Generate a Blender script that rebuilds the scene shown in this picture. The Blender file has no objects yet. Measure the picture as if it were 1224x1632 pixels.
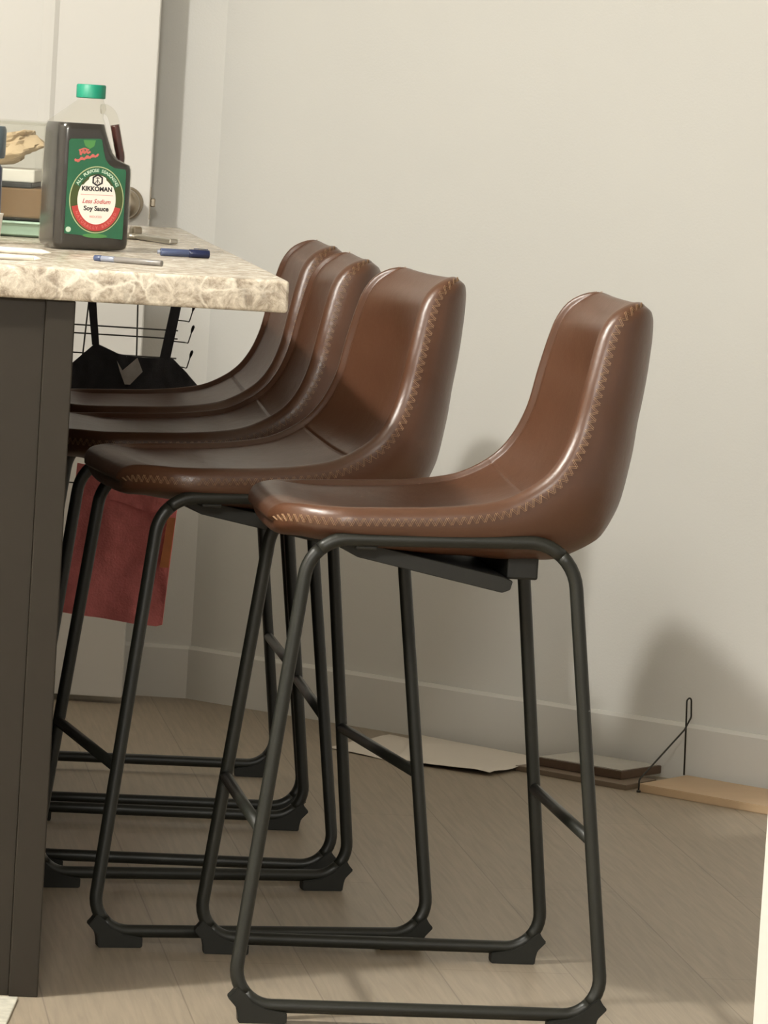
import bpy, bmesh, math, random
from mathutils import Vector, Matrix, noise
random.seed(7)
R = math.radians
col = bpy.context.scene.collection
scene = bpy.context.scene

# ------------------------------------------------------------------ materials
def new_mat(name):
    m = bpy.data.materials.new(name); m.use_nodes = True
    nt = m.node_tree
    return m, nt, nt.nodes['Principled BSDF']

def simple(name, rgb, rough=.5, metal=0., spec=.5, noise_amt=0., noise_scale=40., bump=0., bump_scale=200., coat=0.):
    m, nt, b = new_mat(name)
    b.inputs['Base Color'].default_value = (*rgb, 1)
    b.inputs['Roughness'].default_value = rough
    b.inputs['Metallic'].default_value = metal
    b.inputs['Specular IOR Level'].default_value = spec
    b.inputs['Coat Weight'].default_value = coat
    tc = nt.nodes.new('ShaderNodeTexCoord')
    if noise_amt:
        n = nt.nodes.new('ShaderNodeTexNoise'); n.inputs['Scale'].default_value = noise_scale
        n.inputs['Detail'].default_value = 6
        nt.links.new(tc.outputs['Object'], n.inputs['Vector'])
        mx = nt.nodes.new('ShaderNodeMix'); mx.data_type = 'RGBA'
        lo = [c * (1 - noise_amt) for c in rgb]; hi = [min(1, c * (1 + noise_amt)) for c in rgb]
        mx.inputs[6].default_value = (*lo, 1); mx.inputs[7].default_value = (*hi, 1)
        nt.links.new(n.outputs['Fac'], mx.inputs[0]); nt.links.new(mx.outputs[2], b.inputs['Base Color'])
    if bump:
        n2 = nt.nodes.new('ShaderNodeTexNoise'); n2.inputs['Scale'].default_value = bump_scale
        n2.inputs['Detail'].default_value = 4
        nt.links.new(tc.outputs['Object'], n2.inputs['Vector'])
        bp = nt.nodes.new('ShaderNodeBump'); bp.inputs['Strength'].default_value = bump
        bp.inputs['Distance'].default_value = .002
        nt.links.new(n2.outputs['Fac'], bp.inputs['Height']); nt.links.new(bp.outputs['Normal'], b.inputs['Normal'])
    return m

def clear_mat(name, tint, solid, rough=.15, alpha=.03):
    m, nt, b = new_mat(name)
    b.inputs['Base Color'].default_value = (*solid, 1); b.inputs['Roughness'].default_value = .6
    tr = nt.nodes.new('ShaderNodeBsdfTransparent'); tr.inputs['Color'].default_value = (*tint, 1)
    gl = nt.nodes.new('ShaderNodeBsdfGlossy'); gl.inputs['Roughness'].default_value = rough
    m1 = nt.nodes.new('ShaderNodeMixShader'); m1.inputs[0].default_value = alpha
    m2 = nt.nodes.new('ShaderNodeMixShader')
    fr = nt.nodes.new('ShaderNodeFresnel'); fr.inputs['IOR'].default_value = 1.28
    nt.links.new(tr.outputs[0], m1.inputs[1]); nt.links.new(b.outputs[0], m1.inputs[2])
    ge = nt.nodes.new('ShaderNodeNewGeometry'); iv = nt.nodes.new('ShaderNodeMath'); iv.operation = 'SUBTRACT'; iv.inputs[0].default_value = 1
    mu = nt.nodes.new('ShaderNodeMath'); mu.operation = 'MULTIPLY'
    nt.links.new(ge.outputs['Backfacing'], iv.inputs[1]); nt.links.new(iv.outputs[0], mu.inputs[0]); nt.links.new(fr.outputs[0], mu.inputs[1])
    nt.links.new(mu.outputs[0], m2.inputs[0]); nt.links.new(m1.outputs[0], m2.inputs[1]); nt.links.new(gl.outputs[0], m2.inputs[2])
    nt.links.new(m2.outputs[0], nt.nodes['Material Output'].inputs['Surface'])
    return m

def granite():
    m, nt, b = new_mat('granite')
    N = nt.nodes.new; Lk = nt.links.new
    tc = N('ShaderNodeTexCoord')
    n1 = N('ShaderNodeTexNoise'); n1.inputs['Scale'].default_value = 42; n1.inputs['Detail'].default_value = 9
    n1.inputs['Roughness'].default_value = .76; n1.inputs['Distortion'].default_value = .5
    Lk(tc.outputs['Object'], n1.inputs['Vector'])
    r1 = N('ShaderNodeValToRGB'); e = r1.color_ramp.elements
    e[0].position = .34; e[0].color = (.22, .18, .14, 1); e[1].position = .62; e[1].color = (.78, .72, .62, 1)
    for p, c in ((.43, (.36, .30, .23, 1)), (.50, (.52, .45, .36, 1)), (.57, (.64, .575, .47, 1))): e.new(p).color = c
    Lk(n1.outputs['Fac'], r1.inputs['Fac'])
    # pale crackle veins
    nd = N('ShaderNodeTexNoise'); nd.inputs['Scale'].default_value = 30; nd.inputs['Detail'].default_value = 4
    Lk(tc.outputs['Object'], nd.inputs['Vector'])
    va = N('ShaderNodeVectorMath'); va.operation = 'SCALE'; va.inputs['Scale'].default_value = .045
    Lk(nd.outputs['Color'], va.inputs[0])
    vb = N('ShaderNodeVectorMath'); vb.operation = 'ADD'; Lk(tc.outputs['Object'], vb.inputs[0]); Lk(va.outputs[0], vb.inputs[1])
    col_ = r1.outputs['Color']
    for sc, w, c, mul in ((24, .085, (.86, .80, .68, 1), .8), (9, .022, (.10, .08, .065, 1), .55)):
        vo = N('ShaderNodeTexVoronoi'); vo.feature = 'DISTANCE_TO_EDGE'; vo.inputs['Scale'].default_value = sc
        Lk(vb.outputs[0], vo.inputs['Vector'])
        mr = N('ShaderNodeMapRange'); mr.inputs['From Min'].default_value = 0; mr.inputs['From Max'].default_value = w
        mr.inputs['To Min'].default_value = mul; mr.inputs['To Max'].default_value = 0
        Lk(vo.outputs['Distance'], mr.inputs['Value'])
        nm = N('ShaderNodeTexNoise'); nm.inputs['Scale'].default_value = 7 if sc > 10 else 5; nm.inputs['Detail'].default_value = 2
        Lk(tc.outputs['Object'], nm.inputs['Vector'])
        mm = N('ShaderNodeMapRange'); mm.inputs['From Min'].default_value = .45 if sc > 10 else .56; mm.inputs['From Max'].default_value = .55 if sc > 10 else .62
        Lk(nm.outputs['Fac'], mm.inputs['Value'])
        mu = N('ShaderNodeMath'); mu.operation = 'MULTIPLY'; Lk(mr.outputs[0], mu.inputs[0]); Lk(mm.outputs[0], mu.inputs[1])
        mx = N('ShaderNodeMix'); mx.data_type = 'RGBA'; mx.inputs[7].default_value = c
        Lk(mu.outputs[0], mx.inputs[0]); Lk(col_, mx.inputs[6]); col_ = mx.outputs[2]
    Lk(col_, b.inputs['Base Color'])
    b.inputs['Roughness'].default_value = .25
    return m

def laminate():
    m, nt, b = new_mat('laminate_floor')
    tc = nt.nodes.new('ShaderNodeTexCoord')
    mp = nt.nodes.new('ShaderNodeMapping'); mp.inputs['Rotation'].default_value = (0, 0, R(-98))
    nt.links.new(tc.outputs['Object'], mp.inputs['Vector'])
    br = nt.nodes.new('ShaderNodeTexBrick')
    br.inputs['Scale'].default_value = 1; br.inputs['Brick Width'].default_value = 1.25
    br.inputs['Row Height'].default_value = .18; br.inputs['Mortar Size'].default_value = .0011
    br.inputs['Mortar Smooth'].default_value = .3
    br.inputs['Color1'].default_value = (.33, .275, .205, 1); br.inputs['Color2'].default_value = (.35, .29, .215, 1)
    br.inputs['Mortar'].default_value = (.23, .19, .14, 1)
    nt.links.new(mp.outputs[0], br.inputs['Vector'])
    mp2 = nt.nodes.new('ShaderNodeMapping'); mp2.inputs['Scale'].default_value = (3, 60, 1)
    nt.links.new(mp.outputs[0], mp2.inputs['Vector'])
    n = nt.nodes.new('ShaderNodeTexNoise'); n.inputs['Scale'].default_value = 2.2; n.inputs['Detail'].default_value = 6; n.inputs['Distortion'].default_value = .6
    nt.links.new(mp2.outputs[0], n.inputs['Vector'])
    rp = nt.nodes.new('ShaderNodeValToRGB')
    rp.color_ramp.elements[0].position = .3; rp.color_ramp.elements[0].color = (.84, .84, .84, 1)
    rp.color_ramp.elements[1].position = .7; rp.color_ramp.elements[1].color = (1.08, 1.08, 1.08, 1)
    nt.links.new(n.outputs['Fac'], rp.inputs['Fac'])
    mx = nt.nodes.new('ShaderNodeMix'); mx.data_type = 'RGBA'; mx.blend_type = 'MULTIPLY'; mx.inputs[0].default_value = 1
    nt.links.new(br.outputs['Color'], mx.inputs[6]); nt.links.new(rp.outputs['Color'], mx.inputs[7])
    nt.links.new(mx.outputs[2], b.inputs['Base Color'])
    b.inputs['Roughness'].default_value = .42
    b.inputs['Specular IOR Level'].default_value = .4
    return m

def leather():
    m, nt, b = new_mat('brown_leather')
    tc = nt.nodes.new('ShaderNodeTexCoord')
    n = nt.nodes.new('ShaderNodeTexNoise'); n.inputs['Scale'].default_value = 7; n.inputs['Detail'].default_value = 5
    nt.links.new(tc.outputs['Object'], n.inputs['Vector'])
    mx = nt.nodes.new('ShaderNodeMix'); mx.data_type = 'RGBA'
    mx.inputs[6].default_value = (.078, .033, .0165, 1); mx.inputs[7].default_value = (.104, .044, .022, 1)
    nt.links.new(n.outputs['Fac'], mx.inputs[0]); nt.links.new(mx.outputs[2], b.inputs['Base Color'])
    b.inputs['Roughness'].default_value = .36
    b.inputs['Specular IOR Level'].default_value = .62
    n2 = nt.nodes.new('ShaderNodeTexNoise'); n2.inputs['Scale'].default_value = 380; n2.inputs['Detail'].default_value = 3
    n3 = nt.nodes.new('ShaderNodeTexNoise'); n3.inputs['Scale'].default_value = 26; n3.inputs['Detail'].default_value = 3
    nt.links.new(tc.outputs['Object'], n2.inputs['Vector']); nt.links.new(tc.outputs['Object'], n3.inputs['Vector'])
    bp = nt.nodes.new('ShaderNodeBump'); bp.inputs['Strength'].default_value = .25; bp.inputs['Distance'].default_value = .0006
    nt.links.new(n2.outputs['Fac'], bp.inputs['Height'])
    bp2 = nt.nodes.new('ShaderNodeBump'); bp2.inputs['Strength'].default_value = .25; bp2.inputs['Distance'].default_value = .004
    nt.links.new(n3.outputs['Fac'], bp2.inputs['Height']); nt.links.new(bp.outputs['Normal'], bp2.inputs['Normal'])
    nt.links.new(bp2.outputs['Normal'], b.inputs['Normal'])
    return m

M = dict(
    wall=simple('painted_wall', (.70, .69, .65), .8, spec=.25, noise_amt=.02, noise_scale=3, bump=.12, bump_scale=260),
    trim=simple('trim_paint', (.70, .69, .65), .45, spec=.4),
    door=simple('door_paint', (.73, .71, .665), .5, spec=.4, bump=.03, bump_scale=120),
    ceil=simple('ceiling_paint', (.75, .73, .68), .9),
    floor=laminate(), granite=granite(), leather=leather(),
    thread=simple('tan_thread', (.38, .235, .13), .6),
    metal=simple('dark_powder_coated_steel', (.013, .0135, .010), .42, spec=.45, bump=.05, bump_scale=600),
    rubber=simple('black_rubber', (.014, .014, .011), .6, spec=.3),
    plate=simple('dark_plate', (.013, .013, .010), .55),
    island=simple('dark_brown_laminate', (.024, .019, .013), .55, spec=.25, noise_amt=.12, noise_scale=18),
    toe=simple('toe_kick', (.03, .024, .018), .6),
    liquid=simple('soy_sauce_liquid', (.012, .009, .007), .18, spec=.6),
    redliq=simple('soy_sauce_thin', (.060, .010, .007), .2, spec=.6),
    jug=clear_mat('clear_jug_plastic', (.96, .955, .93), (.75, .73, .66), .16, .028),
    cap=simple('green_cap', (.006, .235, .14), .45),
    lgreen=simple('label_green', (.020, .110, .052), .35, noise_amt=.1, noise_scale=60),
    lgreen2=simple('label_light_green', (.07, .22, .06), .35),
    lolive=simple('label_olive', (.05, .07, .018), .4),
    lwhite=simple('label_white', (.80, .74, .66), .4),
    lgold=simple('label_gold', (.42, .46, .25), .4),
    lred=simple('label_red', (.42, .045, .04), .4),
    lpink=simple('label_pinkish_red', (.55, .13, .11), .4),
    lblack=simple('label_black', (.012, .012, .014), .5),
    lpale=simple('label_pale_green', (.50, .62, .48), .4),
    bra=simple('charcoal_fabric', (.065, .066, .075), .9, noise_amt=.2, noise_scale=90, bump=.3, bump_scale=500),
    tag=simple('white_tag', (.93, .91, .86), .6, noise_amt=.35, noise_scale=60),
    wire=simple('grey_wire', (.10, .10, .09), .4, metal=.8),
    wiredk=simple('dark_wire', (.03, .028, .022), .5, metal=.3),
    tip=simple('black_hook_tip', (.015, .015, .015), .5),
    red=simple('red_fabric', (.86, .23, .22), .75, noise_amt=.3, noise_scale=40, bump=.6, bump_scale=260),
    orange=simple('orange_band', (.70, .25, .10), .75, noise_amt=.2, noise_scale=50),
    paper=simple('white_paper', (.72, .66, .58), .7, noise_amt=.05, noise_scale=6),
    frame=simple('dark_brown_edge', (.10, .06, .035), .5),
    framelt=simple('grey_brown_edge', (.19, .14, .095), .5),
    face=simple('pale_glossy_face', (.55, .52, .46), .12, spec=.7, noise_amt=.12, noise_scale=9),
    plank=simple('light_wood', (.52, .37, .225), .5, noise_amt=.15, noise_scale=12),
    knob=simple('satin_nickel', (.34, .29, .22), .3, metal=.9),
    penblue=simple('pen_blue', (.06, .08, .155), .25),
    pennavy=simple('pen_navy', (.012, .018, .06), .25),
    penclear=simple('pen_clear_barrel', (.22,.24,.30), .2),
    pengrey=simple('pen_grey_barrel', (.20, .185, .17), .3),
    penwhite=simple('pen_white_barrel', (.74, .70, .62), .3),
    card=simple('brown_cardboard', (.21, .125, .06), .8, noise_amt=.12, noise_scale=20),
    cardend=simple('kraft_paper', (.52, .40, .25), .8, noise_amt=.2, noise_scale=25, bump=.4, bump_scale=60),
    black=simple('black_plastic', (.01, .01, .011), .5),
    white=simple('white_plastic', (.72, .70, .65), .4),
    mint=simple('mint_plastic', (.34, .47, .36), .25),
    bin=clear_mat('clear_bin_plastic', (.95, .95, .93), (.7, .7, .66), .12, .02),
    slate=simple('slate_blue_plastic', (.10, .13, .15), .3),
    silver=simple('brushed_steel', (.45, .42, .36), .35, metal=.85),
    mat=simple('pale_mottled_mat', (.52, .50, .42), .85, noise_amt=.5, noise_scale=55),
)

# ------------------------------------------------------------------ helpers
def obj(name, bm, mat, parent=None, smooth=True, angle=None):
    me = bpy.data.meshes.new(name)
    bmesh.ops.recalc_face_normals(bm, faces=bm.faces)
    bm.to_mesh(me); bm.free()
    mats = mat if isinstance(mat, (list, tuple)) else [mat]
    for m_ in mats: me.materials.append(m_)
    if smooth:
        me.polygons.foreach_set('use_smooth', [True] * len(me.polygons))
        if angle is not None: me.set_sharp_from_angle(angle=R(angle))
    o = bpy.data.objects.new(name, me); col.objects.link(o)
    if parent: o.parent = parent
    return o

def thing(name, label, cat, loc=(0, 0, 0), rz=0, group=None):
    o = bpy.data.objects.new(name, None); col.objects.link(o)
    o.empty_display_size = .05
    o.location = loc; o.rotation_euler = (0, 0, rz); o['label'] = label; o['category'] = cat
    if group: o['group'] = group
    return o

def tag(o, label, cat, group=None):
    o['label'] = label; o['category'] = cat
    if group: o['group'] = group
    return o

def structure(o): o['kind'] = 'structure'; return o

def add_box(bm, lo, hi, bevel=0, seg=2, mi=0):
    r = bmesh.ops.create_cube(bm, size=1)
    vs = r['verts']
    for v in vs:
        v.co = Vector([lo[i] + (v.co[i] + .5) * (hi[i] - lo[i]) for i in range(3)])
    fs = set(f for v in vs for f in v.link_faces)
    for f in fs: f.material_index = mi
    if bevel:
        es = list(set(e for v in vs for e in v.link_edges))
        bmesh.ops.bevel(bm, geom=es, offset=bevel, segments=seg, profile=.5, affect='EDGES')

def tube(bm, pts, rad, seg=12, closed=False, caps=True, mi=0):
    pts = [Vector(p) for p in pts]; n = len(pts)
    rads = rad if isinstance(rad, (list, tuple)) else [rad] * n
    tans = []
    for i in range(n):
        a = pts[i - 1] if (i > 0 or closed) else pts[0]
        b = pts[(i + 1) % n] if (i < n - 1 or closed) else pts[-1]
        t = (b - a); tans.append(t.normalized() if t.length > 1e-9 else Vector((0, 0, 1)))
    up = Vector((0, 0, 1)) if abs(tans[0].z) < .9 else Vector((0, 1, 0))
    nrm = (up - tans[0] * up.dot(tans[0])).normalized()
    rings = []
    for i in range(n):
        if i: 
            nrm = nrm - tans[i] * nrm.dot(tans[i])
            if nrm.length < 1e-6: nrm = tans[i].orthogonal()
            nrm.normalize()
        bi = tans[i].cross(nrm)
        rings.append([bm.verts.new(pts[i] + (nrm * math.cos(2 * math.pi * k / seg) + bi * math.sin(2 * math.pi * k / seg)) * rads[i]) for k in range(seg)])
    m = n if closed else n - 1
    for i in range(m):
        A, B = rings[i], rings[(i + 1) % n]
        for k in range(seg):
            f = bm.faces.new((A[k], A[(k + 1) % seg], B[(k + 1) % seg], B[k])); f.material_index = mi
    if caps and not closed:
        for A in (rings[0][::-1], rings[-1]):
            f = bm.faces.new(A); f.material_index = mi
    return rings

def rounded(pts, rads, seg=8, closed=False):
    """poly-line with filleted corners"""
    pts = [Vector(p) for p in pts]; n = len(pts); out = []
    for i in range(n):
        if not closed and i in (0, n - 1): out.append(pts[i]); continue
        p, a, b = pts[i], pts[i - 1], pts[(i + 1) % n]
        r = rads[i] if isinstance(rads, (list, tuple)) else rads
        da, db = (a - p).normalized(), (b - p).normalized()
        ang = da.angle(db); t = min(r / math.tan(ang / 2), .49 * (a - p).length, .49 * (b - p).length)
        s, e = p + da * t, p + db * t
        for k in range(seg + 1):
            f = k / seg
            # rational quadratic bezier = circular arc
            w = math.sin(ang / 2)
            q = (s * (1 - f) ** 2 + p * 2 * w * f * (1 - f) + e * f ** 2) / ((1 - f) ** 2 + 2 * w * f * (1 - f) + f ** 2)
            out.append(q)
    return out

def poly_prism(bm, outline, t, mapf, mi=0):
    """outline: 2D points, extruded by t; mapf(a,b,d)->Vector"""
    A = [bm.verts.new(mapf(a, b, 0)) for a, b in outline]
    B = [bm.verts.new(mapf(a, b, t)) for a, b in outline]
    n = len(A)
    f = bm.faces.new(A); f.material_index = mi
    f = bm.faces.new(B[::-1]); f.material_index = mi
    for i in range(n):
        f = bm.faces.new((A[i], B[i], B[(i + 1) % n], A[(i + 1) % n])); f.material_index = mi

def catmull(P, n):
    out = []
    P = [Vector(p) for p in P]
    P = [P[0] * 2 - P[1]] + P + [P[-1] * 2 - P[-2]]
    for i in range(1, len(P) - 2):
        for k in range(n):
            t = k / n
            a, b, c, d = P[i - 1], P[i], P[i + 1], P[i + 2]
            out.append(.5 * ((2 * b) + (c - a) * t + (2 * a - 5 * b + 4 * c - d) * t * t + (3 * b - a - 3 * c + d) * t ** 3))
    out.append(P[-2]); return out

# ------------------------------------------------------------------ the room
HCEIL = 2.6
CX, CY = -.35, 8.18                       # corner where the two walls meet
WD = Vector((math.cos(R(-35.8)), math.sin(R(-35.8)), 0))   # direction of the long wall
WN = Vector((-WD.y, WD.x, 0))              # its normal, pointing out of the room
def wallp(s, off=0, z=0):                  # s metres along the long wall, off metres into the room
    p = Vector((CX, CY, z)) + WD * s - WN * off
    p.z = z
    return p

bm = bmesh.new(); add_box(bm, (-3.2, -1.6, -.08), (5.2, 8.6, 0))
structure(obj('floor', bm, M['floor'], smooth=False))
bm = bmesh.new(); add_box(bm, (-3.2, -1.6, HCEIL), (5.2, 8.6, HCEIL + .08))
structure(obj('ceiling', bm, M['ceil'], smooth=False))
bm = bmesh.new(); add_box(bm, (-3.2, CY, 0), (CX, CY + .12, HCEIL))
structure(obj('wall_back', bm, M['wall'], smooth=False))
bm = bmesh.new(); add_box(bm, (-3.3, -1.6, 0), (-3.2, CY + .12, HCEIL))
structure(obj('wall_left', bm, M['wall'], smooth=False))
L = 7.2
def wall_prism(bm, s0, s1, o0, o1, z0, z1):
    c = [wallp(s0, o0), wallp(s1, o0), wallp(s1, o1), wallp(s0, o1)]
    poly_prism(bm, [(p.x, p.y) for p in c], z1, lambda a, b, d: Vector((a, b, z0 if d == 0 else d)))
bm = bmesh.new(); wall_prism(bm, 0, L, 0, -.12, 0, HCEIL)
structure(obj('wall_right', bm, M['wall'], smooth=False))
# baseboards (square profile with an eased top edge)
bm = bmesh.new()
prof = [(0, 0), (.012, 0), (.012, .094), (.007, .100), (0, .100)]
def board(bm, f, s0, s1, prof):
    A = [bm.verts.new(f(s0, a, b)) for a, b in prof]; B = [bm.verts.new(f(s1, a, b)) for a, b in prof]
    bm.faces.new(A); bm.faces.new(B[::-1])
    for i in range(len(prof)):
        j = (i + 1) % len(prof); bm.faces.new((A[i], B[i], B[j], A[j]))
board(bm, lambda s, o, z: wallp(s, o, z), .002, L, prof)
structure(obj('baseboard_right', bm, M['trim'], smooth=False))
bm = bmesh.new()
board(bm, lambda s, o, z: Vector((s, CY - o, z)), -3.2, CX + .003, prof)
structure(obj('baseboard_back', bm, M['trim'], smooth=False))
# end of a nearer partition wall at the right edge of the view
bm = bmesh.new(); add_box(bm, (.2916, 3.0, 0), (.40, 3.12, HCEIL), bevel=.002)
structure(obj('wall_partition', bm, M['wall'], smooth=False))

# open door leaf standing in front of the back wall
DX, DY = -.468, 8.035
bm = bmesh.new()
W, T, H0, H1 = .76, .035, .012, 2.05
add_box(bm, (DX - W, DY, H0), (DX, DY + T, H1), bevel=.0015)
door = structure(obj('door_1', bm, M['door'], smooth=False))
def door_panel(z0, z1):
    bm = bmesh.new(); x0, x1 = DX - W + .13, DX - .185
    y = DY - .0005
    for k, (i0, i1, d0, d1) in enumerate(((0, .008, 0, -.006), (.008, .018, -.006, -.003), (.018, .03, -.003, 0))):
        a = [(x0 + i0, z0 + i0), (x1 - i0, z0 + i0), (x1 - i0, z1 - i0), (x0 + i0, z1 - i0)]
        b = [(x0 + i1, z0 + i1), (x1 - i1, z0 + i1), (x1 - i1, z1 - i1), (x0 + i1, z1 - i1)]
        A = [bm.verts.new((p[0], y + d0, p[1])) for p in a]; B = [bm.verts.new((p[0], y + d1, p[1])) for p in b]
        for i in range(4): bm.faces.new((A[i], A[(i + 1) % 4], B[(i + 1) % 4], B[i]))
    obj('door_molding', bm, M['door'], door, smooth=False)
door_panel(.93, 1.93); door_panel(.18, .78)
bm = bmesh.new()   # round knob with rose
def lathe(bm, prof, axis_o, ax, seg=28, mi=0):
    ax = Vector(ax).normalized(); u = ax.orthogonal().normalized(); w = ax.cross(u)
    rings = []
    for r_, h_ in prof:
        if r_ < 1e-6: rings.append([bm.verts.new(Vector(axis_o) + ax * h_)])
        else: rings.append([bm.verts.new(Vector(axis_o) + ax * h_ + (u * math.cos(2 * math.pi * k / seg) + w * math.sin(2 * math.pi * k / seg)) * r_) for k in range(seg)])
    for A, B in zip(rings, rings[1:]):
        for k in range(seg):
            k2 = (k + 1) % seg
            if len(A) == 1 and len(B) == 1: continue
            if len(A) == 1: f = bm.faces.new((A[0], B[k], B[k2]))
            elif len(B) == 1: f = bm.faces.new((A[k], A[k2], B[0]))
            else: f = bm.faces.new((A[k], A[k2], B[k2], B[k]))
            f.material_index = mi
lathe(bm, [(0, 0), (.031, 0), (.031, .004), (.027, .008), (.012, .010), (.011, .030), (.018, .036), (.026, .044), (.028, .052), (.026, .062), (.018, .067), (0, .068)], (DX - .042, DY - .0002, .933), (0, -1, 0))
obj('door_knob', bm, M['knob'], door)
bm = bmesh.new(); add_box(bm, (DX - .0005, DY + .006, .905), (DX + .0012, DY + .029, .965))
add_box(bm, (DX + .001, DY + .011, .928), (DX + .010, DY + .024, .944), bevel=.002)
obj('latch', bm, M['knob'], door, smooth=False)
for z in (.25, 1.05, 1.8):
    bm = bmesh.new(); tube(bm, [(DX - W - .004, DY + T, z - .045), (DX - W - .004, DY + T, z + .045)], .006)
    obj('hinge', bm, M['knob'], door)

# ------------------------------------------------------------------ the island
IY = R(6.9)
ix = Vector((math.cos(IY), math.sin(IY), 0)); iy = Vector((-math.sin(IY), math.cos(IY), 0))
ISL = Vector((-.134, 5.375, 0))            # near right corner of the worktop
def isl(a, b, z): return ISL + ix * a + iy * b + Vector((0, 0, z))   # a to the right, b away from the camera
bm = bmesh.new(); add_box(bm, (-1.35, 0, .874), (0, 1.96, .914), bevel=.0045, seg=3)
ct = obj('countertop', bm, M['granite'], angle=40); ct.location = ISL; ct.rotation_euler.z = IY
tag(ct, 'thick beige granite worktop with mottled edge overhanging the dark island', 'countertop')
base = thing('kitchen_island', 'dark brown kitchen island cabinet under the granite worktop', 'island', ISL, IY)
bm = bmesh.new(); add_box(bm, (-1.32, .03, .09), (-.34, 1.92, .873), bevel=.001)
obj('cabinet_body', bm, M['island'], base, smooth=False)
bm = bmesh.new(); add_box(bm, (-.2985, .012, 0), (-.262, .075, .8735), bevel=.0015)
obj('corner_post', bm, M['island'], base, smooth=False)
bm = bmesh.new(); add_box(bm, (-1.32, .018, .0), (-.2985, .04, .8735), bevel=.001)
obj('end_panel', bm, M['island'], base, smooth=False)
bm = bmesh.new(); add_box(bm, (-1.32, .08, 0), (-.38, 1.88, .09))
obj('toe_kick', bm, M['toe'], base, smooth=False)

bm = bmesh.new()
add_box(bm, (-1.3, 4.62, 0), (-.418, 5.335, .004), bevel=.0015)
tag(obj('floor_mat', bm, M['mat'], smooth=False), 'pale mottled floor mat beside the foot of the dark island', 'mat')

# ------------------------------------------------------------------ bar stools
ZB, ZC = .021, .240
LB, RT, FT = .4683, .071, .400             # rail length, top rear / top front of side frame
WB2, WT2 = .2137, .190
PROF = [(.4345, .620), (.4325, .6245), (.423, .629), (.402, .631), (.375, .631), (.318, .633), (.241, .637), (.179, .645),
        (.141, .657), (.103, .681), (.078, .711), (.060, .753), (.048, .807), (.037, .854), (.026, .888), (.012, .904), (-.001, .9105), (-.013, .912)]
PROF = [(a * 1.0104, b * 1.0104 - .0134) for a, b in PROF]
pl = catmull([(a, b, 0) for a, b in PROF], 14)
cum = [0.]
for a, b in zip(pl, pl[1:]): cum.append(cum[-1] + (b - a).length)
SL = cum[-1]
def at_s(s):
    s = max(0, min(SL, s))
    lo = 0; hi = len(cum) - 1
    while hi - lo > 1:
        m_ = (lo + hi) // 2
        if cum[m_] <= s: lo = m_
        else: hi = m_
    f = (s - cum[lo]) / max(1e-9, cum[hi] - cum[lo])
    p = pl[lo].lerp(pl[hi], f)
    def tg(i):
        i0, i1 = max(0, i - 5), min(len(pl) - 1, i + 5); return (pl[i1] - pl[i0]).normalized()
    t = tg(lo).lerp(tg(hi), f).normalized()
    # normal: towards the sitter (up on the seat, forward on the back)
    return p, t, Vector((t.y, -t.x, 0)) * -1 if False else Vector((t.y, -t.x, 0))
def lerp_tab(tab, x):
    if x <= tab[0][0]: return tab[0][1]
    for (a, va), (b, vb) in zip(tab, tab[1:]):
        if x <= b:
            f = (x - a) / (b - a); f = f * f * (3 - 2 * f); return va + (vb - va) * f
    return tab[-1][1]
def sstep(a, b, x):
    f = max(0, min(1, (x - a) / (b - a))); return f * f * (3 - 2 * f)
S_CREASE = next(c for c, p in zip(cum, pl) if p.y > .668 and p.x < .2)
HW = [(0, .196), (.08, .200), (.22, .201), (.35, .196), (.47, .180), (SL, .160)]
DI = [(0, .0), (.06, .006), (.16, .016), (.27, .022), (.37, .034), (.49, .036), (SL - .03, .016), (SL, .004)]
DO = [(0, -.002, -.028), (.03, -.005, -.030), (.06, -.003, -.033), (.13, -.002, -.044), (.213, -.025, -.053), (.273, -.050, -.064), (.313, -.066, -.075), (.358, -.080, -.074),
      (.397, -.081, -.066), (.443, -.079, -.048), (.498, -.075, -.037), (.546, -.070, -.024), (.584, -.056, -.022), (.613, -.036, -.019), (.633, -.017, -.010)]
RF, RTOP = .10, .045
def halfw(s):
    h = lerp_tab(HW, s)
    if s < RF: h = h - RF + math.sqrt(max(0, RF * RF - (RF - s) ** 2))
    t = SL - s
    if t < RTOP: h = h - RTOP + math.sqrt(max(0, RTOP * RTOP - (RTOP - t) ** 2))
    return h
def rise(e, w):
    a = min(1, max(0, e / w)); return math.sqrt(max(0, 1 - (1 - a) ** 2))
def n_in(s, v):
    h = halfw(s); e = max(0, h - abs(v)); ef = s; et = SL - s
    k = rise(e, .015) * rise(ef, .02) * rise(et, .016)
    n = (.0175 - .0125 * (1 - sstep(.0, .075, et))) * k
    side = sstep(.025, .10, s) * sstep(0, .04, et)
    n -= .0060 * sstep(.0165, .0225, e) * side
    n -= .0016 * math.exp(-((e - .0215) / .0022) ** 2) * side
    t = max(0, (e - .020) / max(.02, h - .020)); t = min(1, t)
    n -= lerp_tab(DI, s) * (1 - (1 - t) ** 2) * k
    if k > .5: n -= .0015 * math.exp(-((s - S_CREASE) / .0020) ** 2) * sstep(.012, .03, e)
    return n
OA = catmull([(-.0275, .757, 0), (-.0330, .800, 0), (-.0365, .838, 0), (-.0385, .868, 0), (-.0365, .889, 0), (-.0285, .9015, 0)], 8)
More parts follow.
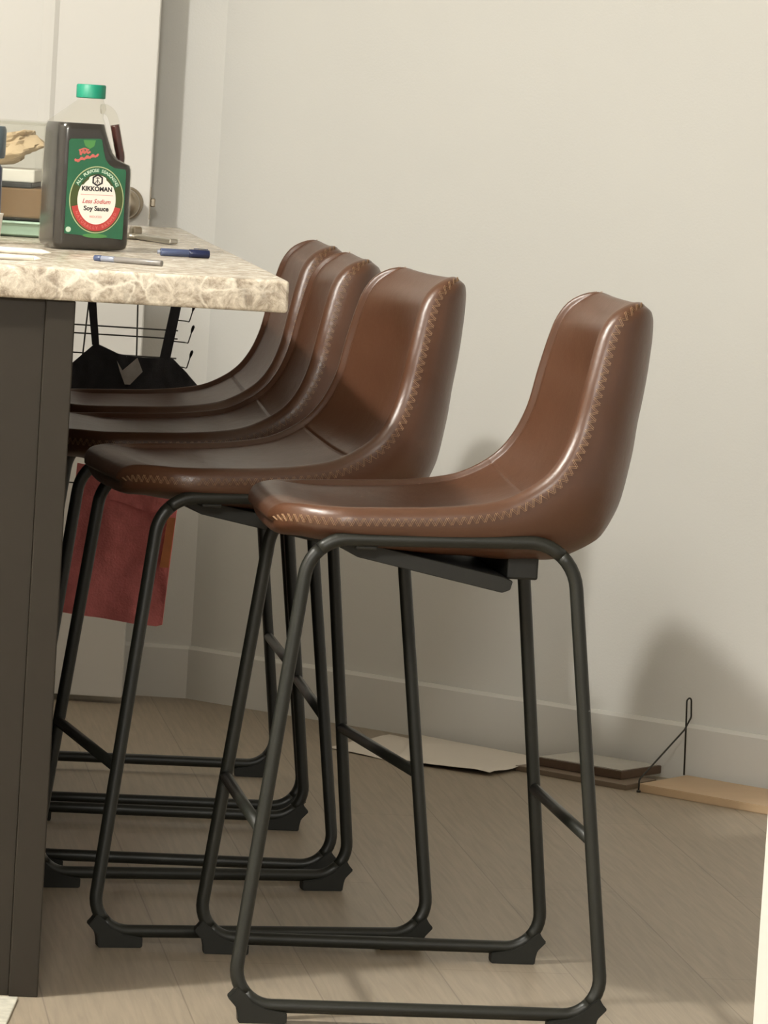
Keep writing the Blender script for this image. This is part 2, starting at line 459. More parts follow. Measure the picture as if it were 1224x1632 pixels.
def o_off(s):
    for (a, ua, za), (b, ub, zb) in zip(DO, DO[1:]):
        if s <= b: f = (s - a) / (b - a); f = f * f * (3 - 2 * f) * .4 + f * .6; break
    else: f, ua, za, ub, zb = 1, *DO[-1][1:], *DO[-1][1:]
    k = rise(s, .018) * rise(SL - s, .010)
    du, dz = ua + (ub - ua) * f, za + (zb - za) * f
    w_ = sstep(SL - .15, SL - .10, s)
    if w_ > 0:                       # the top of the outer shell follows its own smooth outline
        x = (s - (SL - .15)) / .15 * (len(OA) - 1); i = min(int(x), len(OA) - 2); q = OA[i].lerp(OA[i + 1], x - i); c = at_s(s)[0]
        du = du * (1 - w_) + (q.x - c.x) * w_; dz = dz * (1 - w_) + (q.y - c.y) * w_
    return du * k, dz * k
def P3(s, v, n, push=0.):
    p, t, nn = at_s(s)
    q = p + nn * n - t * push
    return Vector((-q.x, -v, q.y))
# check the normal's side
_p, _t, _n = at_s(.2)
NS = 1 if _n.y > 0 else -1
def P3(s, v, n, push=0.):
    p, t, nn = at_s(s)
    q = p + nn * (NS * n) - t * push
    return Vector((-q.x, -v, q.y))
NO = 34
EV = [0, .0004, .0013, .0028, .005, .008, .0115, .0150, .0170, .0185, .0198, .0210, .0222, .0235, .0250, .028, .033]
def ring(s):
    h = halfw(s); pts = []; k = min(1, h / .08)
    es = [e * k for e in EV]
    half = [h - e for e in es]; m_ = 11
    vs = [-x for x in half] + [-half[-1] + 2 * half[-1] * i / (2 * m_) for i in range(1, 2 * m_)] + half[::-1]
    for v in vs: pts.append(P3(s, v, n_in(s, v)))
    du, dz = o_off(s); D = math.hypot(du, dz); p, _, _ = at_s(s)
    for j in range(1, NO):
        th = math.pi * j / NO; c = math.cos(th); f = math.sin(th) ** .95
        v = math.copysign(abs(c) ** (.55 + .22 * sstep(.30, .45, s)), c) * h + .004 * math.sin(2 * th) * min(1, D / .03)
        pts.append(Vector((-(p.x + du * f), -v, p.y + dz * f)))
    return pts
def s_rows():
    rows = []
    n1, n2 = 16, 12
    for k in range(n1): rows.append(.06 * (1 - math.cos(math.pi / 2 * k / n1)))
    x = .06
    while x < SL - .05:
        rows.append(x); x += .0065 if abs(x - S_CREASE) > .014 else .0014
    for k in range(n2 + 1): rows.append(SL - .05 * (1 - math.sin(math.pi / 2 * k / n2)))
    return rows
def shell(s0, s1):
    bm = bmesh.new()
    rows = [s0] + [r for r in ROWS if s0 + 1e-5 < r < s1 - 1e-5] + [s1]
    rings = [[bm.verts.new(p) for p in ring(s)] for s in rows]
    n = len(rings[0])
    for A, B in zip(rings, rings[1:]):
        for k in range(n): bm.faces.new((A[k], B[k], B[(k + 1) % n], A[(k + 1) % n]))
    bmesh.ops.remove_doubles(bm, verts=bm.verts, dist=.00005)
    return bm
ROWS = s_rows()

def rim_path():
    pts = []      # (s, v, end) going top -> front -> top
    side = []
    N = 400
    for i in range(N + 1):
        f = i / N; s = SL * .5 * (1 - math.cos(math.pi * f)); side.append(s)
    for s in reversed(side): pts.append((s, -halfw(s)))
    h0 = halfw(0)
    for i in range(1, 30): pts.append((0, -h0 + 2 * h0 * i / 30))
    for s in side: pts.append((s, halfw(s)))
    h1 = halfw(SL)
    for i in range(1, 30): pts.append((SL, h1 - 2 * h1 * i / 30))
    return pts
RIM = rim_path()
def rim_samples(step, phase=0):
    out = []; acc = phase; prev = None
    for s, v in RIM:
        q = Vector((s, v, 0))
        if prev is not None:
            d = (q - prev).length
            while acc <= d and d > 0:
                x = prev.lerp(q, acc / d); out.append((x.x, x.y)); acc += step
            acc -= d
        prev = q
    return out
def stitch_mesh(lo, hi, phase):
    bm = bmesh.new()
    smp = rim_samples(.0052, phase)
    chunk = []; chunks = []
    for i, (s, v) in enumerate(smp):
        if not (lo <= s <= hi) or s > SL - .004 or s < .004:
            if chunk: chunks.append(chunk); chunk = []
            continue
        up = (i % 2 == 0)
        atend = s < .003 or s > SL - .003
        push = .0012 if s < .003 else (-.0012 if s > SL - .003 else 0)
        if atend:
            p = P3(s, v, .0045 if up else -.0045, push)
        else:
            sg = math.copysign(1, v)
            out = .0005 if up else .0016
            p = P3(s, v + sg * out, .0050 if up else -.0045)
        chunk.append(p)
    if chunk: chunks.append(chunk)
    bm.free()
    return [c for c in chunks if len(c) > 1]

def make_stool(label):
    t = thing('bar_stool', label, 'bar stool', group='brown leather bar stools along the island')
    seat = obj('seat', shell(0, S_CREASE), M['leather'], t)
    back = obj('backrest', shell(S_CREASE, SL), M['leather'], t)
    for part, lo, hi in ((seat, 0, S_CREASE), (back, S_CREASE, SL)):
        for c1, c2 in zip(stitch_mesh(lo, hi, 0), stitch_mesh(lo, hi, .0022)):     # a doubled thread per run
            b1 = bmesh.new(); tube(b1, c1, .00046, seg=4); tube(b1, c2, .00046, seg=4)
            obj('stitching', b1, M['thread'], part)
    tr = .0088
    def lp(u, sd, z, w): return Vector((-u, -sd * w, z))
    for sd in (1, -1):
        c = [lp(LB, sd, ZB, WB2), lp(0, sd, ZB, WB2), lp(RT, sd, .611, WT2), lp(FT, sd, .602, WT2)]
        path = rounded(c, [.045, .045, .062, .055], 10, closed=True)
        # corner order in path: 0 front-bottom, 1 rear-bottom, 2 rear-top, 3 front-top (11 points each)
        K = 11
        def mid(a, b, f): return a.lerp(b, f)
        bot = [path[5 + i] for i in range(0, K - 5)] + path[K:K + 6]
        top = [path[2 * K + 5 + i] for i in range(0, K - 5)] + path[3 * K:3 * K + 6]
        rear = path[K + 5:2 * K] + path[2 * K:2 * K + 6]
        front = path[3 * K + 5:4 * K] + path[0:6]
        bm = bmesh.new(); tube(bm, bot, tr, 14)
        fr = obj('side_rail', bm, M['metal'], t)
        bm = bmesh.new(); tube(bm, top, tr, 14); obj('seat_rail', bm, M['metal'], t)
        for leg_path in (rear, front):
            bm = bmesh.new(); tube(bm, leg_path, tr, 14); obj('leg', bm, M['metal'], t)
        # rubber feet: a block wrapped under the rail with a pointed fin on the bend
        for end in (0, 1):
            ux = (lambda d: LB - d) if end == 0 else (lambda d: d)   # d metres in from the corner
            bm = bmesh.new()
            ol = [(.010, 0), (.069, 0), (.070, .002), (.070, .014), (.045, .018), (.028, .026), (.015, .039), (.006, .045),
                  (.0020, .038), (-.0045, .031), (.0070, .0185), (.009, .010)]
            poly_prism(bm, ol, .021, lambda a, b, d: Vector((-ux(a), -sd * WB2 - .0105 + d, b)))
            bmesh.ops.recalc_face_normals(bm, faces=bm.faces)
            bmesh.ops.bevel(bm, geom=list(bm.edges), offset=.0012, segments=2, affect='EDGES')
            obj('foot_pad', bm, M['rubber'], fr, angle=35)
    fz = (ZC - ZB) / (.612 - ZB)
    wc = WB2 + (WT2 - WB2) * fz
    for u in (LB + (FT - LB) * fz, RT * fz):
        bm = bmesh.new(); tube(bm, [(-u, -wc, ZC), (-u, wc, ZC)], .0078, 14)
        obj('footrest' if u > .2 else 'stretcher', bm, M['metal'], t)
    # seat bracket: tilted plate between the rails with a spacer under the seat
    bm = bmesh.new()
    ol = [(.362, .590), (.335, .577), (.150, .5405), (.140, .5445), (.137, .5555), (.150, .5610), (.25, .5800), (.355, .600)]
    poly_prism(bm, ol, .30, lambda a, b, d: Vector((-a, -.15 + d, b)))
    bmesh.ops.recalc_face_normals(bm, faces=bm.faces)
    bmesh.ops.bevel(bm, geom=list(bm.edges), offset=.001, segments=1, affect='EDGES')
    obj('seat_bracket', bm, M['plate'], t, angle=35)
    for u, w_, z0, z1, v_ in ((.122, .020, .556, .596, .13), (.33, .014, .590, .597, WT2)):
        bm = bmesh.new(); add_box(bm, (-u - w_, -v_, z0), (-u + w_, v_, z1), bevel=.003)
        obj('cross_strap', bm, M['plate'], t, smooth=False)
    return t

def copy_tree(o, parent=None):
    c = o.copy(); col.objects.link(c)
    if parent: c.parent = parent
    for ch in list(o.children): copy_tree(ch, c)
    return c

S0 = make_stool('nearest brown leather bar stool, pulled furthest out to the right of the island')
S0.location = (.280, 5.567, 0); S0.rotation_euler.z = R(8.45)
SPOTS = [(.038, 6.037, 15.5, 'second nearest leather bar stool, its whole brown backrest visible left of the nearest stool'),
         (-.068, 6.531, 7.0, 'third leather bar stool from the front, its backrest between two others'),
         (-.128, 7.055, 7.5, 'farthest leather bar stool, backrest partly behind the corner of the granite worktop')]
for x, y, a, lab in SPOTS:
    c = copy_tree(S0); c.location = (x, y, 0); c.rotation_euler.z = R(a); c['label'] = lab

# ------------------------------------------------------------------ soy sauce jug on the worktop
ZT = .914
jug = thing('soy_sauce_jug', 'plastic jug of dark soy sauce with green cap and green label on the worktop', 'bottle', (-.4405, 6.032, ZT + .0003), R(23))
jug.scale = (1, 1, .982)
def rrect(xl, xr, hd, r, seg=6):
    r = min(r, (xr - xl) / 2 - .0005, hd - .0005); o = []
    for cx, cy, a0 in ((xr - r, hd - r, 0), (xl + r, hd - r, 90), (xl + r, -hd + r, 180), (xr - r, -hd + r, 270)):
        for k in range(seg + 1):
            a = R(a0 + 90 * k / seg); o.append((cx + r * math.cos(a), cy + r * math.sin(a)))
    return o
JR = [  # z, xl, xr, hd, r
    (.000, -.046, .046, .034, .010), (.0015, -.050, .050, .0385, .012), (.005, -.0535, .0535, .0420, .013), (.011, -.055, .055, .0430, .013),
    (.060, -.055, .055, .0430, .013), (.108, -.055, .055, .0430, .013), (.116, -.055, .0545, .0430, .013), (.1215, -.055, .0525, .0430, .013), (.1255, -.055, .0430, .0425, .013),
    (.129, -.055, .0345, .0425, .013), (.138, -.055, .0275, .042, .014), (.150, -.055, .0225, .042, .014), (.168, -.055, .0165, .041, .015),
    (.174, -.0545, .0150, .0405, .015), (.178, -.0525, .0145, .039, .016), (.186, -.0445, .0135, .034, .018), (.192, -.0380, .0150, .031, .019), (.198, -.0310, .0200, .026, .019),
    (.204, -.0250, .0205, .021, .019), (.209, -.0190, .0185, .0185, .018), (.213, -.0175, .0175, .0175, .017), (.222, -.0175, .0175, .0175, .017)]
def loft(bm, rows, inset=0., cap_top=True):
    rings = []
    for z, xl, xr, hd, r in rows:
        rings.append([bm.verts.new((x, y, z)) for x, y in rrect(xl + inset, xr - inset, hd - inset, r)])
    n = len(rings[0])
    for A, B in zip(rings, rings[1:]):
        for k in range(n): bm.faces.new((A[k], A[(k + 1) % n], B[(k + 1) % n], B[k]))
    bm.faces.new(rings[0][::-1])
    if cap_top: bm.faces.new(rings[-1])
bm = bmesh.new(); loft(bm, JR, 0, False)
body = obj('jug_body', bm, M['jug'], jug, angle=50)
rows = [r for r in JR if r[0] <= .174] + [(.1772, -.0530, .0146, .0393, .016)]
rows[0] = (.0012,) + rows[0][1:]; rows[1] = (.0025,) + rows[1][1:]
bm = bmesh.new(); loft(bm, rows, .0012)
obj('sauce', bm, M['liquid'], jug, angle=50)
hp = catmull([(.0165, 0, .1985), (.0225, 0, .1985), (.0300, 0, .194), (.0350, 0, .185), (.0395, 0, .168), (.0442, 0, .148), (.0478, 0, .133), (.0470, 0, .121)], 6)
bm = bmesh.new(); tube(bm, hp, .0070, 14)
obj('handle', bm, M['jug'], jug)
hl = [p for p in hp if p.z < .1772]
hl[0].z = .1772
bm = bmesh.new(); tube(bm, hl, .0062, 14)
obj('sauce_in_handle', bm, M['redliq'], jug)
bm = bmesh.new()
seg = 60; capz = (.2125, .2135, .2305, .232)
rr_ = [[(.0198 + (.0005 if k % 2 else 0) - (.0012 if zi in (0, 3) else 0)) for k in range(seg)] for zi in range(4)]
rings = [[bm.verts.new((rr_[zi][k] * math.cos(2 * math.pi * k / seg), rr_[zi][k] * math.sin(2 * math.pi * k / seg), z)) for k in range(seg)] for zi, z in enumerate(capz)]
for A, B in zip(rings, rings[1:]):
    for k in range(seg): bm.faces.new((A[k], A[(k + 1) % seg], B[(k + 1) % seg], B[k]))
bm.faces.new(rings[0][::-1]); bm.faces.new(rings[-1])
cap = obj('cap', bm, M['cap'], jug, angle=40)

# label: real thin layers on the front face
FY = -.0430
def flat(bm, outline, lvl, mi=0):
    y0 = FY - .0002 - lvl * .00018
    poly_prism(bm, outline, .00016, lambda a, b, d: Vector((a, y0 - d, b)), mi)
lo_ = [(-.0425, .0225), (.0425, .0175), (.0425, .112), (.041, .116), (.026, .117), (.018, .121), (.012, .128), (.008, .141), (.005, .1555), (.002, .157), (-.040, .155), (-.0425, .152)]
bm = bmesh.new(); flat(bm, lo_, 0)
label = obj('label', bm, M['lgreen'], jug, smooth=False)
def ell(cx, cz, rx, rz, n=56, a0=0, a1=360): return [(cx + rx * math.cos(R(a0 + (a1 - a0) * k / n)), cz + rz * math.sin(R(a0 + (a1 - a0) * k / n))) for k in range(n + (a1 - a0 < 360))]
OC = (.0015, .0715)
def lab(name, outline_list, lvl, mat):
    bm = bmesh.new()
    for o_ in outline_list: flat(bm, o_, lvl)
    return obj(name, bm, M[mat], label, smooth=False)
lab('label_green_patch', [[(-.022, .154), (-.004, .1545), (-.006, .146), (-.012, .142), (-.019, .146)]], 1, 'lgreen2'); lab('label_green_patch', [ell(.002, .021, .018, .003, 20)], 1, 'lgreen2')  # lighter green areas printed on the label
lab('oval_border', [ell(*OC, .0395, .0470)], 1, 'lgold')
lab('oval_field', [ell(*OC, .0382, .0456)], 2, 'lolive')
arc = lambda rx0, rz0, rx1, rz1, a0, a1, n=24: [(OC[0] + rx1 * math.cos(R(a0 + (a1 - a0) * k / n)), OC[1] + rz1 * math.sin(R(a0 + (a1 - a0) * k / n))) for k in range(n + 1)] + [(OC[0] + rx0 * math.cos(R(a1 - (a1 - a0) * k / n)), OC[1] + rz0 * math.sin(R(a1 - (a1 - a0) * k / n))) for k in range(n + 1)]
lab('oval_arch', [arc(.0285, .0365, .0375, .0450, 28, 152)], 3, 'lgreen')
lab('oval_banner', [arc(.0265, .0345, .0365, .0440, 194, 346)], 3, 'lred')
wh = []
for k in range(72):
    a = 360 * k / 72; rx, rz = .0278, .0345
    f = 1.0
    if 36 < a < 62 or 118 < a < 144: f = .93
    wh.append((OC[0] + rx * f * math.cos(R(a)), OC[1] + rz * f * math.sin(R(a))))
lab('badge', [wh], 4, 'lwhite')
def text(s, x, z, size, mat, lvl, bold=0., shear=0., rot=0., sx=1., align='CENTER'):
    cu = bpy.data.curves.new('lettering', 'FONT'); cu.body = s; cu.size = size; cu.align_x = align; cu.align_y = 'CENTER'
    cu.offset = bold; cu.shear = shear; cu.extrude = .00008; cu.resolution_u = 3
    o = bpy.data.objects.new('tmp_text', cu); col.objects.link(o)
    bpy.context.view_layer.update()
    me = bpy.data.meshes.new_from_object(o.evaluated_get(bpy.context.evaluated_depsgraph_get()))
    bpy.data.objects.remove(o)
    y = FY - .0002 - lvl * .00018
    c, s_ = math.cos(rot), math.sin(rot)
    for v in me.vertices:
        a, b, d = v.co.x * sx, v.co.y, v.co.z
        v.co = (x + a * c - b * s_, y - d, z + a * s_ + b * c)
    me.materials.append(M[mat])
    o = bpy.data.objects.new('lettering', me); col.objects.link(o); o.parent = label
    return o
text('KIKKOMAN', OC[0] - .0002, .0865, .0086, 'lblack', 5.2, .00035, sx=.98)
text('Less Sodium', OC[0] - .0005, .0690, .0088, 'lred', 5.2, .00012, .35, sx=.93)
text('Soy Sauce', OC[0], .0590, .0090, 'lblack', 5.2, .00032, sx=1.0)
text('REDUCED', OC[0], .0475, .0040, 'lpink', 5.2, .0)
lab('rule', [[(-.022, .0782), (.025, .0782), (.025, .0787), (-.022, .0787)]], 5, 'lpink')
# hexagon crest
hexo = [(OC[0] + .0088 * math.sin(R(60 * k)), .0990 + .0088 * math.cos(R(60 * k))) for k in range(6)]
hexi = [(OC[0] + .0062 * math.sin(R(60 * k)), .0990 + .0062 * math.cos(R(60 * k))) for k in range(6)]
bm = bmesh.new()
for k in range(6):
    j = (k + 1) % 6; flat(bm, [hexo[k], hexo[j], hexi[j], hexi[k]], 5)
for a, b in (((-.003, .0945), (-.002, .1035)), ((.002, .0945), (.003, .1035))):
    pass
for pts in ([(-.0030, .1025), (.0030, .1025), (.0030, .1015), (-.0030, .1015)], [(-.0005, .1035), (.0005, .1035), (.0005, .0945), (-.0005, .0945)],
            [(-.0006, .0992), (.0005, .0996), (-.0028, .0950), (-.0037, .0956)], [(.0006, .0992), (-.0005, .0996), (.0028, .0950), (.0037, .0956)]):
    flat(bm, [(OC[0] + a, b) for a, b in pts], 5)
obj('crest', bm, M['lblack'], label, smooth=False)
def arc_text(s, rx, rz, a0, a1, size, mat, flip=False):
    n = len(s)
    for i, ch in enumerate(s):
        if ch == ' ': continue
        a = R(a0 + (a1 - a0) * (i + .5) / n)
        x, z = OC[0] + rx * math.cos(a), OC[1] + rz * math.sin(a)
        tx, tz = -rx * math.sin(a), rz * math.cos(a)
        rot = math.atan2(tz, tx) + (0 if flip else math.pi)
        text(ch, x, z, size, mat, 4.2, .0002, rot=rot)
arc_text('ALL PURPOSE SEASONING', .0334, .0410, 150, 30, .0062, 'lpale')
arc_text('NATURALLY BREWED', .0318, .0395, 205, 335, .0056, 'lpink', True)
# reddish brush-script mark at the top of the label
bm = bmesh.new()
random.seed(3)
def stroke(bm, pts, w, lvl):
    for (a, b), (c, d) in zip(pts, pts[1:]):
        dx, dz = c - a, d - b; L_ = math.hypot(dx, dz); nx, nz = -dz / L_ * w, dx / L_ * w
        flat(bm, [(a + nx, b + nz), (c + nx, d + nz), (c - nx, d - nz), (a - nx, b - nz)], lvl)
stroke(bm, [(-.033, .1270), (-.028, .1235), (-.023, .1300), (-.020, .1265), (-.015, .1325), (-.012, .1290), (-.007, .1345), (-.004, .1310), (.001, .1355)], .0013, 1)
stroke(bm, [(-.033, .1245), (-.022, .1275), (-.010, .1310), (.000, .1330)], .0011, 2)
stroke(bm, [(-.026, .1400), (-.025, .1330), (-.021, .1405), (-.020, .1350), (-.016, .1400), (-.015, .1355), (-.011, .1385)], .0012, 1)
stroke(bm, [(-.028, .1395), (-.020, .1425), (-.013, .1405)], .0009, 2)
obj('script_mark', bm, M['lpink'], label, smooth=False)
lab('seal', [ell(-.0370, .0285, .0038, .0038, 24)], 1, 'lpale')

# ------------------------------------------------------------------ small things on the worktop
def cyl_between(bm, a, b, r, seg=14, mi=0, cap_r=None): tube(bm, [a, b], r, seg, mi=mi)
def pen(name, lab_, a, b, r, mats, cuts, group=None):
    """pen lying from a to b; cuts = [(f0,f1,material key,radius factor,part name)]"""
    a, b = Vector(a), Vector(b); d = b - a
    t = thing(name, lab_, 'pen', a, math.atan2(d.y, d.x), group)
    Ln = d.length
    for f0, f1, mk, rf, pn in cuts:
        bm = bmesh.new()
        x0, x1 = f0 * Ln, f1 * Ln
        if pn == 'tip':
            tube(bm, [(x0, 0, r), (x0 + (x1 - x0) * .7, 0, r), (x1, 0, r)], [r * rf, r * .35, r * .12], 14)
        else:
            e = .0008
            tube(bm, [(x0, 0, r), (x0 + e, 0, r), (x1 - e, 0, r), (x1, 0, r)], [r * rf - e * .6, r * rf, r * rf, r * rf - e * .6], 16)
        obj(pn, bm, M[mk], t)
    if 'clip' in mats:
        bm = bmesh.new(); add_box(bm, (Ln * .68, -.0015, 2 * r + .0004), (Ln * .97, .0015, 2 * r + .0014), bevel=.0004)
        obj('clip', bm, M[mats['clip']], t, smooth=False)
    return t
pen('pen', 'blue pen with dark cap, lying nearest the right end of the worktop', (-.328, 5.955, ZT), (-.262, 5.975, ZT), .0058, {'clip': 'pennavy'},
    [(-.06, .04, 'penclear', .5, 'tip'), (0, .58, 'penblue', .92, 'barrel'), (.58, 1, 'pennavy', 1.0, 'cap')])
pen('pen', 'grey barrelled pen with navy blue end, lying near the front edge of the worktop', (-.395, 5.635, ZT), (-.303, 5.585, ZT), .0040, {},
    [(0, .10, 'penblue', 1.02, 'end_plug'), (.10, .30, 'penclear', .98, 'grip'), (.30, .98, 'pengrey', 1.0, 'barrel')])
pen('pen', 'slim white pen lying on the worktop left of the soy sauce jug', (-.545, 5.72, ZT), (-.462, 5.705, ZT), .0042, {},
    [(0, .9, 'penwhite', 1.0, 'barrel'), (.9, 1.06, 'penwhite', 1.0, 'tip')])
pen('pen', 'white pen with blue end at the left edge of the worktop front', (-.60, 5.475, ZT), (-.452, 5.50, ZT), .0037, {},
    [(0, .58, 'penblue', 1.02, 'cap'), (.58, .93, 'penwhite', .95, 'barrel'), (.93, 1.0, 'penwhite', .95, 'tip')])

# small metal lever tool behind the jug
t = thing('bottle_opener', 'small grey metal tool with long flat handle, behind the right side of the jug', 'tool', (-.405, 6.60, ZT), R(-66))
bm = bmesh.new(); 
tube(bm, rounded([(-.012, 0, .005), (-.012, -.016, .005), (.022, -.016, .005), (.022, .016, .005), (-.012, .016, .005)], .010, 5, closed=True), .0045, 10, closed=True)
obj('ring_head', bm, M['silver'], t)
bm = bmesh.new(); add_box(bm, (.020, -.007, .001), (.17, .007, .009), bevel=.002)
obj('handle', bm, M['silver'], t, smooth=False)
bm = bmesh.new(); add_box(bm, (-.004, -.008, .004), (.016, .008, .020), bevel=.004, seg=3)
obj('pivot', bm, M['knob'], t, smooth=False)

# clear storage bin with its contents, on a mint tray
BX0, BX1, BY0, BY1 = -.86, -.495, 6.46, 6.74
tr_ = thing('tray', 'mint green shallow tray on the worktop left of the jug', 'tray', (-.68, 6.51, ZT))
bm = bmesh.new(); rws = [(.0005, -.175, .175, .135, .03), (.004, -.183, .183, .143, .03), (.020, -.188, .188, .148, .03), (.022, -.190, .190, .150, .03)]
loft(bm, rws); obj('tray_body', bm, M['mint'], tr_, angle=40)
bm = bmesh.new(); tube(bm, [(x, y, .0215) for x, y in rrect(-.190, .190, .150, .03)], .0022, 8, closed=True); obj('rim', bm, M['mint'], tr_)
bz = ZT + .0245
bn = thing('storage_bin', 'clear plastic bin holding brown and white packets, standing on the mint tray', 'bin', (-.675, 6.51, bz))
bm = bmesh.new()
def tub(bm, hx, hy, h, w):
    o = rrect(-hx, hx, hy, .015, 4); o2 = rrect(-hx * 1.03, hx * 1.03, hy * 1.03, .015, 4)
    i = rrect(-hx + w, hx - w, hy - w, .014, 4); i2 = rrect(-hx * 1.03 + w, hx * 1.03 - w, hy * 1.03 - w, .014, 4)
    R_ = [[bm.verts.new((x, y, z)) for x, y in pts] for pts, z in ((o, 0), (o2, h), (i2, h), (i, w))]
    n = len(o)
    for A, B in zip(R_, R_[1:]):
        for k in range(n): bm.faces.new((A[k], A[(k + 1) % n], B[(k + 1) % n], B[k]))
    bm.faces.new(R_[0][::-1]); bm.faces.new(R_[-1])
tub(bm, .165, .125, .142, .0015); obj('bin_body', bm, M['bin'], bn, angle=40)
bm = bmesh.new(); tube(bm, [(x, y, .142) for x, y in rrect(-.17, .17, .129, .015, 4)], .0025, 8, closed=True); obj('bin_rim', bm, M['bin'], bn)
zc = bz + .0025
bm = bmesh.new(); add_box(bm, (-.825, 6.41, zc), (-.528, 6.60, zc + .044), bevel=.003)
tag(obj('cardboard_box', bm, M['card'], smooth=False), 'flat brown cardboard box in the bottom of the clear bin', 'box')
bm = bmesh.new(); add_box(bm, (-.825, 6.41, zc + .0445), (-.548, 6.58, zc + .0515), bevel=.001)
tag(obj('folder', bm, M['black'], smooth=False), 'thin black folder lying on the cardboard box in the clear bin', 'folder')
bm = bmesh.new(); add_box(bm, (-.825, 6.42, zc + .0520), (-.545, 6.57, zc + .071), bevel=.002)
tag(obj('paper_block', bm, M['white'], smooth=False), 'white paper stack on the black folder in the clear bin', 'paper')
def crumple(name, lab_, c, size, mat, seed, rot=0):
    bm = bmesh.new(); bmesh.ops.create_icosphere(bm, subdivisions=4, radius=1)
    for v in bm.verts:
        p = v.co.copy()
        q = Vector([math.copysign(abs(x) ** .7, x) for x in p])
        n_ = noise.noise(p * 1.7 + Vector((seed, 0, 0))) * .35 + abs(noise.noise(p * 3.6 + Vector((0, seed, 0)))) * .28
        q *= (1 + n_)
        v.co = Vector((q.x * size[0], q.y * size[1], q.z * size[2]))
        v.co.rotate(Matrix.Rotation(rot, 3, 'Y'))
        v.co += Vector(c)
    return tag(obj(name, bm, M[mat], angle=25), lab_, 'paper')
crumple('paper_bag', 'crumpled kraft paper bag lying in the top of the clear bin', (-.605, 6.50, zc + .098), (.058, .045, .019), 'cardend', 2.3, R(-16))
# blue-grey thing and white cup cut by the left edge
t = thing('spray_bottle', 'slate blue bottle cut off by the left edge of the photo', 'bottle', (-.5765, 6.04, ZT))
bm = bmesh.new(); lathe(bm, [(0, .0005), (.016, .0005), (.019, .003), (.019, .075), (.0185, .105), (.012, .114), (.010, .118)], (0, 0, 0), (0, 0, 1)); obj('bottle_body', bm, M['pennavy'], t, angle=50)
bm = bmesh.new(); lathe(bm, [(.010, .116), (.020, .119), (.0215, .124), (.0215, .158), (.0195, .163), (0, .164)], (0, 0, 0), (0, 0, 1)); obj('bottle_cap', bm, M['slate'], t, angle=50)
t = thing('paper_cup', 'white paper cup cut off by the left edge of the worktop', 'cup', (-.5465, 5.63, ZT))
bm = bmesh.new(); lathe(bm, [(0, .001), (.024, .0005), (.0262, .004), (.030, .050), (.0312, .054), (.030, .054), (.0245, .004), (0, .003)], (0, 0, 0), (0, 0, 1)); obj('cup_body', bm, M['white'], t, angle=50)
t = None

# ------------------------------------------------------------------ wire rack hanging under the far end of the worktop
RY = 7.30
rk = thing('wire_rack', 'thin grey wire hanging rack with black tipped hooks, under the far end of the worktop', 'rack', (-.43, RY, .874))
def rp(x, z, y=0): return (x + .43, y, z - .874)
for xa, xb in ((-.521, -.536), (-.433, -.425), (-.376, -.376)):
    bm = bmesh.new(); tube(bm, [rp(xa + (xa - xb) * .6, .8735), rp(xb, .47)], .0014, 8); obj('upright_wire', bm, M['wire'], rk)
for z in (.742, .728, .695, .60, .475):  # second from the top stands in for the shadow line of the first
    bm = bmesh.new(); tube(bm, [rp(-.60, z, .002), rp(-.365, z, .002)], .0013, 8); obj('cross_wire_or_shadow', bm, M['wire'], rk)
for z in (.760, .724, .682):
    h = bmesh.new()
    path = rounded([rp(-.376, z), rp(-.352, z - .001), rp(-.346, z - .001, -.018), rp(-.338, z + .028, -.030)], .006, 5)
    tube(h, path, .0011, 8); hk = obj('hook', h, M['wire'], rk)
    h = bmesh.new(); tube(h, [rp(-.3412, z + .017, -.0255), rp(-.3395, z + .023, -.028), rp(-.338, z + .028, -.030), rp(-.3374, z + .030, -.031)], [.0012, .0026, .0026, .001], 10)
    obj('hook_tip', h, M['tip'], hk)

# camisole
cam = thing('camisole', 'charcoal black strappy top hanging from the wire rack under the worktop', 'clothing', (-.43, RY - .03, .70))
def cloth(name, outline, thick, amp, mat, parent, o, seed=0, cell=.006):
    """clipped grid: outline polygon filled, subdivided and gently rippled"""
    bm = bmesh.new()
    vs = [bm.verts.new((a - o[0], 0, b - o[2])) for a, b in outline]
    f = bm.faces.new(vs)
    bmesh.ops.triangulate(bm, faces=[f])
    for _ in range(4):
        es = [e for e in bm.edges if e.calc_length() > cell]
        if not es: break
        bmesh.ops.subdivide_edges(bm, edges=es, cuts=1); bmesh.ops.triangulate(bm, faces=bm.faces)
    for v in bm.verts:
        p = v.co
        v.co.y += amp * noise.noise(Vector((p.x * 22 + seed, p.z * 9, seed))) + amp * .4 * noise.noise(Vector((p.x * 70, p.z * 40, seed)))
    ret = bmesh.ops.extrude_face_region(bm, geom=list(bm.faces))
    for v in [g for g in ret['geom'] if isinstance(g, bmesh.types.BMVert)]: v.co.y += thick
    return obj(name, bm, mat, parent, angle=60)
co = (-.43, RY - .03, .70)
k = (RY - .03) / RY
cloth('cup_panel', [(-.556, .655), (-.545, .672), (-.503, .712), (-.497, .713), (-.462, .699), (-.448, .697), (-.438, .667), (-.43, .63), (-.45, .60), (-.56, .60)], .008, .008, M['bra'], cam, co, 1)
cloth('cup_panel', [(-.447, .697), (-.42, .695), (-.388, .696), (-.371, .697), (-.345, .674), (-.322, .650), (-.318, .60), (-.44, .60), (-.436, .665)], .008, .008, M['bra'], cam, co, 5)
cloth('strap', [(-.528, .86), (-.512, .86), (-.494, .711), (-.506, .711)], .002, .0006, M['bra'], cam, co, 2)
cloth('strap', [(-.375, .80), (-.358, .80), (-.374, .694), (-.392, .694)], .003, .0006, M['bra'], cam, co, 3)
